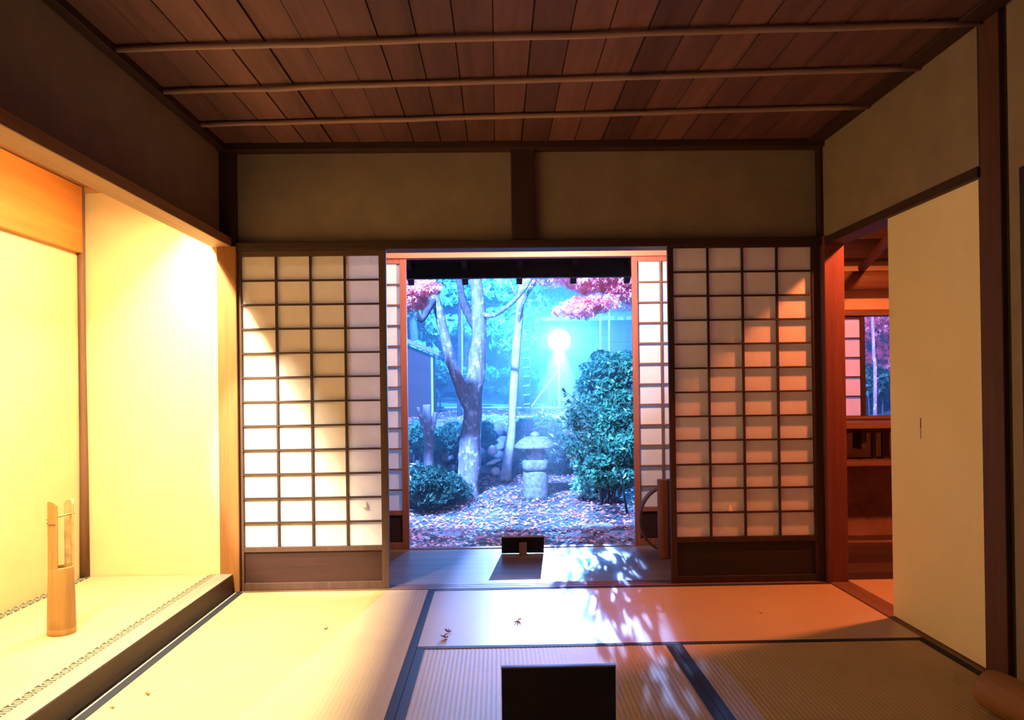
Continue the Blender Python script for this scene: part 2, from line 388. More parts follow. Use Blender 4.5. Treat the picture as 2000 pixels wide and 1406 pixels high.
# ------------------------------------------------------------------ tokonoma alcove
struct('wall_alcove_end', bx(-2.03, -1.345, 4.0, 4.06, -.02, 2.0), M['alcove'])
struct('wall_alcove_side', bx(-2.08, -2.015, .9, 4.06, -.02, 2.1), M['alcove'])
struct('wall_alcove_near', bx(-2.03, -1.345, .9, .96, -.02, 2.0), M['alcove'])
struct('ceiling_alcove', bx(-2.03, -1.36, .96, 4.0, 1.962, 1.985), M['cedar_y'])
struct('trim_16', bx(-1.362, -1.282, 1.2, 3.962, -.05, .088), wood('alcove_sill_wood', (.022, .010, .009), (.055, .026, .022), 'Y', .5), .004)
struct('trim_26', bx(-1.3605, -1.2845, 1.2, 3.962, .088, .0905), wood('lit_sill_top', (.20, .175, .16), (.29, .255, .235), 'Y', .5), .001)   # raised front sill; light on its top painted as lighter grey
struct('trim_17', bx(-2.015, -1.345, 3.985, 4.0, 1.935, 1.962), M['cedar_x'], .002)
struct('trim_18', MB().tube([(-2.0, 3.985, .08), (-1.998, 3.983, .6), (-2.001, 3.985, 1.2), (-2.0, 3.985, 1.96)], [.024, .019, .017, .018], 12, wob=.25), M['brown_z'])
o = bx(-2.012, -1.982, 1.0, 3.962, 1.64, 1.955).build('alcove_board', M['board'], None, .002)
tag(o, 'wide orange cedar board on the wall high in the alcove', 'board')
t = thing('tatami_mat', (-1.69, 2.5, -.02), 'raised tatami mat inside the alcove with crest-patterned borders', 'tatami mat')
MB().box(-1.972, -1.405, .97, 3.99, -.02, .082).build('woven_surface', M['tat_x'], t)
for x in (-1.994, -1.384):
    b = bx(x-.0215, x+.0215, .97, 3.99, -.02, .0835)
    o = b.build('crest_border', M['crest'], t)
    for v in o.data.vertices: v.co.x += -1.69-x
    o.location.x = x+1.69

# bamboo vase
vx, vy = -1.622, 3.06
t = thing('bamboo_vase', (vx, vy, .0825), 'cut bamboo vase with two tall prongs standing on the alcove tatami', 'vase')
R, n = .0475, 40
def arc_sheet(mb, a0, a1, z0, z1, r0, r1, k=14, mi=0, top=0):
    vs = []
    for i in range(k+1):
        a = a0+(a1-a0)*i/k; e = abs(2*i/k-1); zt = z1-top*e**2.5
        for r, z in ((r1, z0), (r0, z0), (r0, zt), (r1, zt)): vs.append((vx+r*math.cos(a), vy+r*math.sin(a), z))
    fs = []
    for i in range(k):
        for j in range(4): fs.append((i*4+j, i*4+(j+1) % 4, (i+1)*4+(j+1) % 4, (i+1)*4+j))
    fs += [(0, 1, 2, 3), tuple(k*4+j for j in (3, 2, 1, 0))]
    mb.add(vs, fs, mi, False)
b = MB(); z0 = .0825
b.lathe((vx, vy, z0), [(.0485, 0), (.0490, .004), (.0487, .020), (.0478, .0225), (.0487, .025), (.0480, .06), (.0465, .13), (.0443, .19), (.0430, .243), (.0425, .2455), (.0365, .2455), (.0358, .243), (.0358, .05)], 40)
b.build('body', M['bamboo'], t, .0012)
def prong(a0, a1, name):
    m = MB(); arc_sheet(m, a0, a1, z0+.245, z0+.49, .043, .036, 12, 0, .016)
    return m
prong(math.radians(200), math.radians(284), 'p').build('prong', M['bamboo'], t, .001)
prong(math.radians(18), math.radians(100), 'p').build('prong', M['bamboo_in'], t, .001)
MB().tube([(vx-.034, vy-.034, z0+.425), (vx+.036, vy+.03, z0+.438)], .0035, 8).build('cross_pin', M['bamboo_in'], t)
MB().tube([(vx-.044, vy-.012, z0+.408), (vx-.036, vy-.026, z0+.407), (vx-.018, vy-.041, z0+.407), (vx+.004, vy-.045, z0+.407)], .0018, 6).build('node_ridge', M['brown_x'], t)

# ------------------------------------------------------------------ shoji screens
def shoji(label, x0, x1, y, z0, z1, nc, nr, px0, px1, pz0, pz1, frame, lat, board, kz0, kz1, catch=None, yb=.026):
    t = thing('shoji_screen', ((x0+x1)/2, y, z0), label, 'sliding screen')
    f = MB()
    f.box(x0, px0, y, y+yb, z0, z1); f.box(px1, x1, y, y+yb, z0, z1)
    f.box(px0, px1, y+.002, y+yb-.002, z0, kz0); f.box(px0, px1, y+.002, y+yb-.002, kz1, pz0)
    f.box(px0, px1, y+.002, y+yb-.002, pz1, z1)
    f.build('frame', frame, t, .0015)
    l = MB(); hw = .0042
    for i in range(1, nc):
        xx = px0+(px1-px0)*i/nc; l.box(xx-hw*1.15, xx+hw*1.15, y+.0045, y+.0185, pz0-.001, pz1+.001)
    for i in range(1, nr):
        zz = pz0+(pz1-pz0)*i/nr; l.box(px0-.001, px1+.001, y+.003, y+.0185, zz-hw, zz+hw)
    l.build('lattice', lat, t)
    bx(px0-.002, px1+.002, y+.0188, y+.0194, pz0-.002, pz1+.002).build('paper', M['paper'], t)
    bx(px0-.001, px1+.001, y+.012, y+.018, kz0-.002, kz1+.002).build('lower_board', board, t)
    if catch:
        cx, cz = catch
        MB().lathe((cx, y+.010, cz-.006), [(.014, 0), (.011, .010), (.004, .024), (.001, .03)], 10).build('finger_catch', M['paper'], t)
    return t
shoji('shoji paper screen left of the garden opening, brightly lit with a diagonal shadow', -1.248, -.536, 3.985, .003, 1.646, 4, 12, -1.236, -.571,
      .211, 1.619, wood('screen_frame_wood', (.045, .023, .019), (.085, .046, .036), 'Z'), M['dark_x'], M['koshi'], .038, .187, (-.648, .40))
shoji('shoji paper screen right of the garden opening, dim with an orange glow', .838, 1.588, 3.985, .003, 1.646, 4, 12, .866, 1.546,
      .226, 1.640, M['dark_z'], M['dark_z'], M['black_x'], .035, .200, (1.13, .356))
# outer screens
OY = 4.965
shoji('outer shoji screen across the entry floor, mostly hidden behind the left screen', -1.33, -.546, OY, .003, 1.757, 5, 12, -1.29, -.586,
      .233, 1.727, M['rustwood'], M['brown_x'], M['koshi'], .04, .205)
shoji('outer shoji screen across the entry floor, partly hidden behind the right screen', .825, 1.61, OY, .003, 1.757, 5, 12, .858, 1.57,
      .233, 1.727, M['rustwood'], M['brown_x'], M['koshi'], .04, .205)

# ------------------------------------------------------------------ entry floor (genkan boards)
struct('floor_entry', bx(-2.1, 1.70, 4.076, 5.02, -.05, -.001), M['floor_wood'])
struct('trim_19', bx(-1.4, 1.7, OY-.012, OY+.045, -.05, .003), M['brown_x'], .002)
struct('trim_20', bx(-1.4, 1.7, OY-.02, OY+.05, 1.757, 1.806), wood('red_cedar_lintel', (.42, .12, .07), (.58, .20, .12), 'X'), .002)
struct('wall_entry_upper', bx(-1.4, 1.7, OY, OY+.05, 1.806, 2.4), M['plaster'])
struct('wall_entry_left', bx(-1.42, -1.34, 4.09, 5.0, -.05, 2.4), M['plaster'])
struct('wall_entry_right', bx(1.64, 1.690, 4.06, 5.2, -.05, 2.4), M['plaster'])
struct('ceiling_entry', bx(-1.42, 3.7, 4.07, 5.2, 2.4, 2.45), M['ceil'])
# eaves outside with rafter ends
struct('roof_eaves', MB().prism([(5.0, 2.45), (6.05, 1.86), (6.10, 1.90), (5.0, 2.55)], 'X', -3, 3.2), M['dark_x'])
struct('trim_21', bx(-3, 3.2, 6.0, 6.06, 1.775, 1.90), M['dark_x'], .003)
for i in range(12):
    x = -2.28+i*.405
    o = MB().prism([(5.0, 2.38), (6.16, 1.745), (6.16, 1.80), (5.0, 2.45)], 'X', x, x+.045).build('rafter', M['dark_y'])
    tag(o, 'dark rafter end under the eaves above the garden opening', 'rafter', 'rafters under the eaves')

# small low signboards seen from behind
def sign(loc, w, h, tilt, label, prop=True, th=.010):
    t = thing('low_signboard', loc, label, 'sign'); x, y, z = loc
    m = MB(); dy, dz = math.sin(tilt), math.cos(tilt)
    def quad(a, b, off0, off1):   # slab between heights a..b along the slope
        P = []
        for hh, of in ((a, off0), (b, off0), (b, off1), (a, off1)): P.append((y-.0+hh*dy*-1+of*dz, z+hh*dz+of*dy))
        return P
    MB().prism(quad(.0, h, 0, th), 'X', x-w/2, x+w/2).build('board', M['black'], t, .001)
    MB().prism(quad(h, h+.004, -.001, th+.001), 'X', x-w/2-.001, x+w/2+.001).build('top_edge', M['edge'], t)
    if prop: MB().prism([(y-h*dy*.72, z+h*dz*.72), (y-h*dy*.72-.012, z+h*dz*.68), (y-h*dy-.03, z), (y-h*dy-.012, z)], 'X', x-w*.09, x+w*.09).build('prop', M['brown_z'], t)
    return t
sign((.134, 4.79, 0), .247, .112, .45, 'small dark signboard propped on the entry floor, seen from behind')
sign((.150, 2.16, 0), .300, .232, .05, 'black signboard standing on the near tatami, seen from behind', False)

# wooden post pair with bentwood hoop, right of the opening
t = thing('wooden_stand', (.945, 4.63, 0), 'reddish wooden stand with a bent hoop, behind the right screen edge', 'stand')
for x, y in ((.925, 4.60), (.985, 4.615)):
    MB().prism([(x-.030, y-.028), (x-.012, y-.036), (x+.012, y-.036), (x+.030, y-.026), (x+.030, y+.03), (x-.030, y+.03)], 'Z', 0, .44).build('upright', M['rustwood'], t, .004)
pts = []
for k in range(25):
    a = math.radians(62+236*k/24*1.0); pts.append((.965+.175*math.cos(a)*.95, 4.66, .21+.185*math.sin(a)))
h = MB(); vs = []; fs = []
for p in pts:
    d = (Vector(p)-Vector((.965, 4.66, .21))).normalized()
    for r, yy in ((-.006, -.03), (.006, -.03), (.006, .03), (-.006, .03)): vs.append((p[0]+d.x*r, p[1]+yy, p[2]+d.z*r))
for i in range(24):
    for j in range(4): fs.append((i*4+j, i*4+(j+1) % 4, (i+1)*4+(j+1) % 4, (i+1)*4+j))
fs += [(0, 1, 2, 3), (96, 97, 98, 99)]
h.add(vs, fs).build('bent_hoop', M['brown_x'], t)

# ------------------------------------------------------------------ right side: sliding panel, next room
t = thing('sliding_panel', (1.64, 3.03, .004), 'plain pale sliding panel in the right wall opening', 'sliding door')
bx(1.622, 1.640, 2.70, 3.36, .006, 1.650).build('panel', M['panel'], t, .002)
MB().box(1.6205, 1.622, 3.115, 3.121, .79, .83).box(1.6205, 1.622, 3.117, 3.119, .75, .80).build('tear_mark', M['brown_z'], t)
t = thing('sliding_panel', (1.65, 2.2, .004), 'dim plaster-coloured panel at the extreme right edge beyond the post', 'sliding door')
bx(1.604, 1.620, 1.3, 2.44, .03, 1.60).build('panel', M['panel'], t, .002)
bx(1.602, 1.620, 2.44, 2.475, .0, 1.62).build('stile', M['black_x'], t, .002)

# log ends, bottom right
def log(name, p0, p1, r, label):
    a, b = Vector(p0), Vector(p1); d = (b-a)
    L = d.length; dn = d/L; path = []; rad = []
    for k in range(7): s = math.sin(PI/2*k/6); path.append(a+dn*(r*.35*(1-math.cos(PI/2*k/6)))); rad.append(r*(.55+.45*s))
    for k in range(1, 8): path.append(a+dn*(r*.35+(L-r*.35)*k/7)); rad.append(r*(1+.04*math.sin(k)))
    o = MB().tube(path, rad, 20, wob=.06).build(name, M['cedar_y']); return tag(o, label, 'log', 'logs at the right edge')
log('barrier_log', (1.435, 2.40, .062), (1.53, 1.75, .062), .060, 'rounded log end lying on the floor at the bottom right corner')

# next room
struct('floor_side_room', bx(1.705, 3.6, .9, 4.02, -.056, -.05), M['dark_floor'])
t = thing('tatami_mat', (2.6, 3.0, -.05), 'orange-lit tatami mat in the side room past the threshold', 'tatami mat')
bx(1.708, 3.5, 2.2, 4.01, -.05, 0).build('woven_surface', M['tat_y'], t)
struct('floor_side_boards', bx(1.695, 3.6, 4.03, 5.22, -.06, -.004), M['dark_floor'])
struct('wall_side_room_right', bx(3.55, 3.62, .9, 5.2, -.1, 2.5), M['sideplaster'])
struct('wall_side_room_near', bx(1.72, 3.6, .84, .9, -.1, 2.5), M['sideplaster'])
struct('ceiling_side_room', bx(1.70, 3.6, .9, 4.07, 2.4, 2.45), M['ceil'])
WY = 5.2
wz0, wz1 = at(1700, 812, WY).z, at(1700, 617, WY).z
wx1 = at(1683, 700, WY).x
struct('wall_side_room_back', MB().box(1.695, 3.6, WY, WY+.06, at(1700, 898, WY).z, wz0).box(1.695, 3.6, WY, WY+.06, wz1, 2.5).box(2.95, 3.6, WY, WY+.06, wz0, wz1), M['sideplaster'])
struct('wall_side_room_lower', bx(1.695, 3.6, WY, WY+.06, -.05, at(1700, 898, WY).z), M['loam'])
struct('trim_22', bx(1.695, 3.5, WY-.035, WY+.06, wz1, at(1700, 605, WY).z), M['brown_x'], .003)
struct('trim_23', bx(1.695, 3.5, WY-.02, WY+.07, wz0-.02, wz0), M['brown_x'], .002)
shoji('narrow shoji screen in the side room window', 1.80, wx1+.015, WY-.018, wz0, wz1, 3, 5, 1.83, wx1-.012, wz0+.003, wz1-.018, M['dark_z'], M['dark_x'], M['dark_x'], wz0+.0005, wz0+.001)
t = thing('counter', (2.5, 5.0, .7), 'wooden counter under the side room window', 'counter')
ct = at(1700, 826, 5.0).z
bx(1.695, 3.5, 4.88, WY, ct-.028, ct+.01).build('counter_top', M['brown_x'], t, .003)
bx(2.22, 2.25, 4.97, 5.1, ct-.16, ct-.028).build('bracket', M['dark_z'], t, .002)
bx(2.02, 2.42, 5.0, 5.06, ct-.06, ct-.028).build('rail', M['dark_x'], t, .002)
t = thing('lower_shelf', (2.5, 5.0, .45), 'thin lower shelf below the counter in the side room', 'shelf')
sz = at(1700, 902, 5.0).z
bx(1.695, 3.5, 4.90, WY, sz-.016, sz+.012).build('shelf_board', M['brown_x'], t, .003)
for u in (1702, 1722, 1728):
    x = at(u, 870, 5.1).x
    bx(x-.012, x+.012, 5.06, 5.085, sz+.012, ct-.06 if u < 1710 else ct-.028).build('divider', M['dark_z'], t, .002)
zl = at(1700, 548, 5.05).z
o = MB().tube([(1.77, 5.10, zl), (2.4, 5.095, zl+.006), (3.5, 5.10, zl-.005)], [.060, .062, .060], 16, wob=.06).build('log_beam', M['brown_x'])
tag(o, 'thick round log beam across the back wall of the side room', 'beam')
zt = at(1700, 497, 5.05).z
struct('trim_24', bx(1.695, 3.5, 5.06, WY, zt-.02, zt+.10), M['dark_x'], .003)
a, b = at(1684, 523, 5.05), at(1740, 462, 4.3)
o = MB().tube([a, (a+b)/2, b, b+(b-a)*.45], [.026, .027, .028, .028], 12).build('rafter_pole', M['brown_y'])
tag(o, 'slanting round rafter pole under the side room ceiling', 'rafter')

# ------------------------------------------------------------------ maple leaves
def maple_pts(n=7):
    pts = []; tips = [-118, -72, -32, 0, 32, 72, 118]; ln = [.5, .78, .95, 1.05, .95, .78, .5]
    pts.append((-.03, -.1))
    for i, (a, l) in enumerate(zip(tips, ln)):
        if i: m = (tips[i-1]+a)/2; pts.append((.28*math.sin(math.radians(m)), .28*math.cos(math.radians(m))))
        ar = math.radians(a); q = .12
        pts.append((l*.6*math.sin(ar-q*1.3), l*.6*math.cos(ar-q*1.3))); pts.append((l*math.sin(ar), l*math.cos(ar))); pts.append((l*.6*math.sin(ar+q*1.3), l*.6*math.cos(ar+q*1.3)))
    pts.append((.03, -.1))
    return pts
def big_leaf(x, y, sz, rot, curl, label):
    p = maple_pts(); vs = [(0, 0, 0)]; c, s = math.cos(rot), math.sin(rot)
    for a, b in p:
        r = math.hypot(a, b); vs.append(((a*c-b*s)*sz, (a*s+b*c)*sz, curl*sz*r*r+.12*sz*math.sin(a*7)*r))
    zm = min(v[2] for v in vs)
    vs = [(v[0]+x, v[1]+y, v[2]-zm+.0015) for v in vs]
    m = MB().add(vs, [(0, i, i+1) for i in range(1, len(p))])
    t = thing('fallen_leaf', (x, y, .001), label, 'leaf', 'fallen maple leaves on the tatami')
    m.build('leaf_blade', M['leafbrown'], t)
    MB().tube([(x, y, .002-zm), (x-s*-.9*sz*.6, y-c*.9*sz*.8, .004)], .0007, 5).build('leaf_stem', M['leafbrown'], t)
big_leaf(-1.129, 2.643, .017, .6, .5, 'dry brown leaf on the yellow mat, upper one near the alcove step')
big_leaf(-1.192, 2.541, .014, 2.0, .2, 'dry reddish leaf nearest the bottom left of the yellow mat')
big_leaf(-.712, 3.337, .018, 4.1, .4, 'dry leaf in the middle of the yellow mat')
big_leaf(.068, 3.415, .032, 3.4, .35, 'dark leaf on the white-lit crosswise mat, right of the pair')
big_leaf(-.205, 3.26, .024, .8, .5, 'upper leaf of the pair at the left end of the crosswise mat')
big_leaf(-.215, 3.185, .028, 2.6, .7, 'lower leaf of the pair at the left end of the crosswise mat')
big_leaf(1.101, 3.446, .010, 1.0, .5, 'tiny leaf on the orange-lit end of the crosswise mat')

# ------------------------------------------------------------------ garden
def gz(x, y):
    z = -.35+max(0, y-8)*.08
    return z+.025*noise.noise(Vector((x*1.1, y*1.1, 0)))+.02*noise.noise(Vector((x*4, y*4, 5)))
def gridmesh(x0, x1, y0, y1, nx, ny, fz):
    m = MB(); vs = []; fs = []
    for j in range(ny+1):
        for i in range(nx+1):
            x = x0+(x1-x0)*i/nx; y = y0+(y1-y0)*j/ny; vs.append((x, y, fz(x, y)))
    for j in range(ny):
        for i in range(nx): a = j*(nx+1)+i; fs.append((a, a+1, a+nx+2, a+nx+1))
    return m.add(vs, fs, 0, True)
struct('ground_garden', gridmesh(-7, 12, 5.02, 11.4, 150, 60, gz), M['ground'])
def tz(x, y):
    f = min(1, max(0, (y-10.9)/.45)); f = f*f*(3-2*f)
    return (-.2)*(1-f)+f*(.44+(y-11.2)*.035+.05*noise.noise(Vector((x*.9, y*1.2, 2)))+.02*noise.noise(Vector((x*5, y*5, 2))))
struct('ground_terrace', gridmesh(-9, 14, 10.85, 24, 160, 110, tz), M['ground'])
struct('wall_foundation', bx(-3, 3.6, 4.96, 5.02, -.6, -.002), M['loam'])

# lantern
lx, ly = at(1047, 975, 9.15).x, 9.15; lz = gz(lx, ly)-.01; k = 9.15/1600
t = thing('stone_lantern', (lx, ly, lz), 'squat stone lantern with a wide rounded cap on the leaf-covered ground', 'stone lantern')
MB().lathe((lx, ly, lz), [(25.5*k, 0), (26*k, 8*k), (25*k, 30*k), (24.3*k, 52*k), (22*k, 55*k), (15*k, 56*k)], 30, wob=.05).build('pedestal', M['stone'], t)
MB().lathe((lx, ly, lz+56*k), [(20*k, 0), (26*k, 2*k), (28*k, 8*k), (28*k, 15*k), (26.5*k, 20*k), (20*k, 21.5*k)], 28, wob=.08, sq=.5).build('middle_platform', M['stone'], t)
fb = MB().lathe((lx, ly, lz+77*k), [(16*k, 0), (19*k, 3*k), (20.5*k, 11*k), (20*k, 20*k), (17*k, 27*k)], 28, wob=.05, sq=.5).build('fire_box', M['stone'], t)
for u, v in ((-11.5, 15), (13.5, 15)):
    a = math.atan2(-1, u/13); hx = lx+math.cos(a)*19*k; hy = ly+math.sin(a)*19*k
    MB().tube([(hx, hy, lz+(77+v)*k), (hx+math.cos(a)*3.6*k, hy+math.sin(a)*3.6*k, lz+(77+v)*k)], 5.4*k, 14).build('window_shade_plug', M['black'], fb)  # solid black plug; its colour stands for the shade inside the opening
MB().lathe((lx, ly, lz+100*k), [(14*k, 3*k), (30*k, 1*k), (40*k, 0), (43*k, 2.5*k), (38*k, 8*k), (31*k, 15*k), (21*k, 21*k), (8*k, 22.5*k)], 32, wob=.09, sq=.15).build('cap', M['stone'], t)
MB().lathe((lx, ly, lz+121*k), [(8*k, 0), (10*k, 3*k), (9*k, 7*k), (4*k, 10*k), (1*k, 11*k)], 18, wob=.1).build('finial', M['stone'], t)

# foliage helpers
def leaf_quads(m, c, r, n, size, mi=0, shell=.55, star=False, seed=0):
    rnd = random.Random(seed+int(c[0]*100)+int(c[2]*37))
    for _ in range(n):
        while True:
            d = Vector((rnd.uniform(-1, 1), rnd.uniform(-1, 1), rnd.uniform(-1, 1)))
            if .05 < d.length < 1: break
        q = d.length; d = d/q*(q**shell)
        p = Vector((c[0]+d.x*r[0], c[1]+d.y*r[1], c[2]+d.z*r[2]))
        nn = (d+Vector((rnd.uniform(-1, 1), rnd.uniform(-1, 1), rnd.uniform(-.6, 1)))).normalized()
        a = nn.orthogonal().normalized(); b = nn.cross(a); th = rnd.uniform(0, 6.28); s = size*rnd.uniform(.6, 1.3)
        u = (a*math.cos(th)+b*math.sin(th))*s; v = (b*math.cos(th)-a*math.sin(th))*s
        o = len(m.v)
        if star:
            pts = []
            for k5 in range(5):
                an = -2.1+k5*1.05; pts.append(p+u*math.cos(an)*1.0+v*math.sin(an)*1.0)
                if k5 < 4: an += .52; pts.append(p+u*math.cos(an)*.38+v*math.sin(an)*.38)
            m.v += [tuple(p-u*.2)]+[tuple(x) for x in pts]
            nf = [(o, o+i, o+i+1) for i in range(1, len(pts))]
        else:
            m.v += [tuple(p-u), tuple(p+v*.42+nn*s*.1), tuple(p+u), tuple(p-v*.42+nn*s*.1)]; nf = [(o, o+1, o+2, o+3)]
        m.f += nf; m.mi += [mi]*len(nf); m.smooth += [False]*len(nf)
def blobs(m, c, r, nb, br, n, size, seed, **kw):
    rnd = random.Random(seed)
    for i in range(nb):
        while True:
            d = Vector((rnd.uniform(-1, 1), rnd.uniform(-1, 1), rnd.uniform(-1, 1)))
            if d.length < 1: break
        f = rnd.uniform(.7, 1.3)*br
        leaf_quads(m, (c[0]+d.x*r[0], c[1]+d.y*r[1], c[2]+d.z*r[2]), (f*1.25, f*1.1, f*.7), n, size, seed=seed*31+i, **kw)
def path_px(pts):   # (u, v, Y)
    return [at(u, v, y) for u, v, y in pts]
def smooth_path(P, k=5):
    out = []
    for i in range(len(P)-1):
        p0, p1, p2, p3 = P[max(i-1, 0)], P[i], P[i+1], P[min(i+2, len(P)-1)]
        for j in range(k):
            f = j/k; out.append(.5*((2*p1)+(-p0+p2)*f+(2*p0-5*p1+4*p2-p3)*f*f+(-p0+3*p1-3*p2+p3)*f**3))
    out.append(P[-1]); return out
def limb(parent, name, pts, radii, mat, wob=.25, n=12):
    P = smooth_path(path_px(pts)); R0 = []
    for i in range(len(P)):
        f = i/(len(P)-1)*(len(radii)-1); a = int(min(f, len(radii)-2)); R0.append(radii[a]+(radii[a+1]-radii[a])*(f-a))
    return MB().tube(P, R0, n, wob=wob).build(name, mat, parent)
PX = 9.3/1600
# main lichened tree
base = at(912, 968, 9.3)
t = thing('garden_tree', (base.x, base.y, base.z-.05), 'forked lichen-spotted tree left of the stone lantern', 'tree')
limb(t, 'trunk', [(912, 985, 9.3), (914, 950, 9.3), (918, 880, 9.3), (924, 800, 9.32), (927, 740, 9.35), (936, 660, 9.4), (934, 590, 9.45), (926, 500, 9.5), (922, 420, 9.5)],
     [32*PX, 22*PX, 20*PX, 19*PX, 19*PX, 16*PX, 13*PX, 12*PX, 9*PX], M['bark'])
limb(t, 'branch', [(920, 800, 9.3), (904, 765, 9.28), (884, 715, 9.25), (868, 650, 9.2), (852, 590, 9.15), (830, 530, 9.1), (815, 470, 9.1)],
     [13*PX, 13*PX, 11*PX, 10*PX, 9.5*PX, 8*PX, 6*PX], M['bark'])
limb(t, 'branch', [(930, 640, 9.42), (905, 590, 9.7), (895, 540, 9.9), (880, 480, 10)], [9*PX, 8*PX, 7*PX, 5*PX], M['darkbark'])
limb(t, 'branch', [(850, 585, 9.15), (838, 600, 9.0), (822, 625, 8.9), (812, 600, 8.8)], [5*PX, 7*PX, 5*PX, 2*PX], M['darkbark'])
limb(t, 'branch', [(936, 610, 9.45), (960, 617, 9.3), (990, 600, 9.2), (1020, 570, 9.1), (1045, 530, 9.0), (1062, 480, 9)], [5*PX, 4*PX, 4*PX, 3.5*PX, 3*PX, 2*PX], M['bark'])
# slender tree
base = at(988, 932, 10.2)
t = thing('garden_tree', (base.x, base.y, base.z-.05), 'slender pale tree between the forked tree and the lantern', 'tree')
limb(t, 'trunk', [(986, 945, 10.2), (990, 915, 10.2), (998, 850, 10.2), (1003, 780, 10.2), (1007, 700, 10.2), (1014, 620, 10.2), (1020, 560, 10.2), (1030, 490, 10.2)],
     [14*PX, 11*PX, 9.5*PX, 9*PX, 8.5*PX, 9*PX, 7*PX, 5*PX], M['palebark'])
limb(t, 'branch', [(1012, 640, 10.2), (1018, 600, 10.1), (1040, 560, 10.0), (1075, 535, 9.9), (1120, 530, 9.8)], [5*PX, 4*PX, 3*PX, 2*PX, 1*PX], M['bark'])
limb(t, 'branch', [(1016, 590, 10.2), (1000, 560, 10.3), (990, 520, 10.4)], [4*PX, 3*PX, 2*PX], M['bark'])
m = MB(); blobs(m, at(1070, 545, 9.9), (.32, .2, .06), 9, .09, 60, .035, 5, star=True); m.build('foliage', M['litter_b'], t)
# pollard stump
base = at(835, 905, 9.9)
t = thing('pollard_stump', (base.x, base.y, base.z-.05), 'pollarded dark stump with short forked stubs at the left of the garden', 'stump')
limb(t, 'trunk', [(836, 935, 9.9), (837, 880, 9.9), (836, 830, 9.9), (833, 790, 9.9)], [12*PX, 10*PX, 10*PX, 8*PX], M['bark'])
limb(t, 'stub', [(834, 850, 9.9), (824, 825, 9.9), (816, 795, 9.9)], [6*PX, 4*PX, 3*PX], M['bark'])
limb(t, 'stub', [(838, 850, 9.9), (847, 830, 9.9), (850, 805, 9.9)], [6*PX, 5*PX, 5*PX], M['bark'])

# maples: branch with pink leaves
def maple(name, label, trunk, tr, crowns, seed, size=.032, mat='maple', n=90):
    base = at(*trunk[0]); t = thing(name, base, label, 'tree')
    limb(t, 'trunk', trunk, tr, M['darkbark'])
    m = MB()
    for i, (u, v, y, ru, rv, nb) in enumerate(crowns):
        s = y/1600; blobs(m, at(u, v, y), (ru*s, .3, rv*s), nb, .10, n, size, seed+i, star=True)
    m.build('foliage', M[mat], t); return t
maple('maple_tree', 'pink-leaved maple hanging into the upper left of the garden opening', [(700, 985, 8.2), (705, 800, 8.2), (730, 620, 8.2), (800, 560, 8.0), (835, 545, 7.9)],
      [.07, .06, .05, .012, .006], [(785, 540, 7.9, 40, 24, 20), (825, 562, 7.9, 22, 12, 12), (800, 580, 8, 26, 14, 12), (740, 560, 8, 40, 30, 12)], 11)
maple('maple_tree', 'pink-leaved maple hanging over the lamp at the upper right', [(1330, 985, 9.4), (1325, 800, 9.4), (1300, 640, 9.4), (1230, 560, 9.2), (1150, 545, 9.0)],
      [.07, .06, .05, .014, .006], [(1180, 548, 9, 62, 20, 34), (1215, 570, 9.1, 30, 24, 20), (1160, 592, 8.9, 40, 9, 14), (1125, 606, 8.9, 28, 5, 9), (1105, 540, 9.0, 34, 7, 9), (1290, 540, 9.2, 60, 40, 18)], 23)

# shrubs
def shrub(name, label, blobs_px, mat, size, n, seed, gx=None, group=None):
    u, v, y = blobs_px[0][:3]; c = at(u, v, y)
    t = thing(name, (c.x, c.y, (gz if y < 10.9 else tz)(c.x, c.y)), label, 'shrub', group); m = MB(); st = MB()
    for i, (u, v, y, ru, rv, nb) in enumerate(blobs_px):
        s = y/1600; c = at(u, v, y); blobs(m, c, (ru*s, .28, rv*s), nb, .12, n, size, seed+i)
        for k2 in range(3):
            st.tube([(t.location.x+.06*k2-.06, t.location.y, t.location.z-.03), (c.x+.1*k2-.1, c.y, c.z)], [.012, .006], 6)
    m.build('foliage', M[mat], t); st.build('stems', M['darkbark'], t); return t
shrub('broadleaf_shrub', 'tall dense shrub filling the right side of the garden opening', [(1185, 890, 8.7, 50, 55, 46), (1200, 800, 9.0, 46, 62, 50), (1198, 722, 9.2, 42, 32, 30), (1245, 860, 8.9, 42, 100, 40), (1150, 850, 9.6, 34, 66, 34), (1170, 760, 9.6, 30, 40, 18)], 'shrubgreen', .032, 170, 41)
sh = bpy.data.objects['broadleaf_shrub']
m = MB(); rr = random.Random(77)
for i in range(52):
    a = Vector((rr.uniform(.68, .95), rr.uniform(7.4, 7.9), rr.uniform(.32, .82))); b2 = a+Vector((rr.uniform(-.16, .02), rr.uniform(-.1, .1), rr.uniform(-.02, .14)))
    m.tube([a, (a+b2)/2+Vector((0, 0, .01)), b2], [.004, .003, .0015], 5)
    for k2 in range(9):
        f = rr.uniform(.15, 1.05); p = a+(b2-a)*f; d2 = Vector((rr.uniform(-1, .7), rr.uniform(-.6, .6), rr.uniform(-.8, .8))).normalized()*rr.uniform(.035, .065); e2 = d2.cross(Vector((rr.uniform(-.3, .3), 1, rr.uniform(-.3, .3)))).normalized()*.011
        m.add([p, p+d2*.5+e2, p+d2, p+d2*.5-e2], [(0, 1, 2, 3)])
m.tube([(1.3, 8.3, -.35), (1.2, 8.0, .1), (.97, 7.7, .5)], [.014, .010, .005], 8)
m.build('long_leaf_sprigs', M['darkgreen'], sh)
shrub('clipped_shrub', 'low rounded dark shrub at the left foot of the forked tree', [(835, 945, 8.5, 50, 26, 26), (800, 930, 8.7, 50, 28, 20), (882, 950, 8.9, 20, 18, 8)], 'darkgreen', .026, 170, 61)
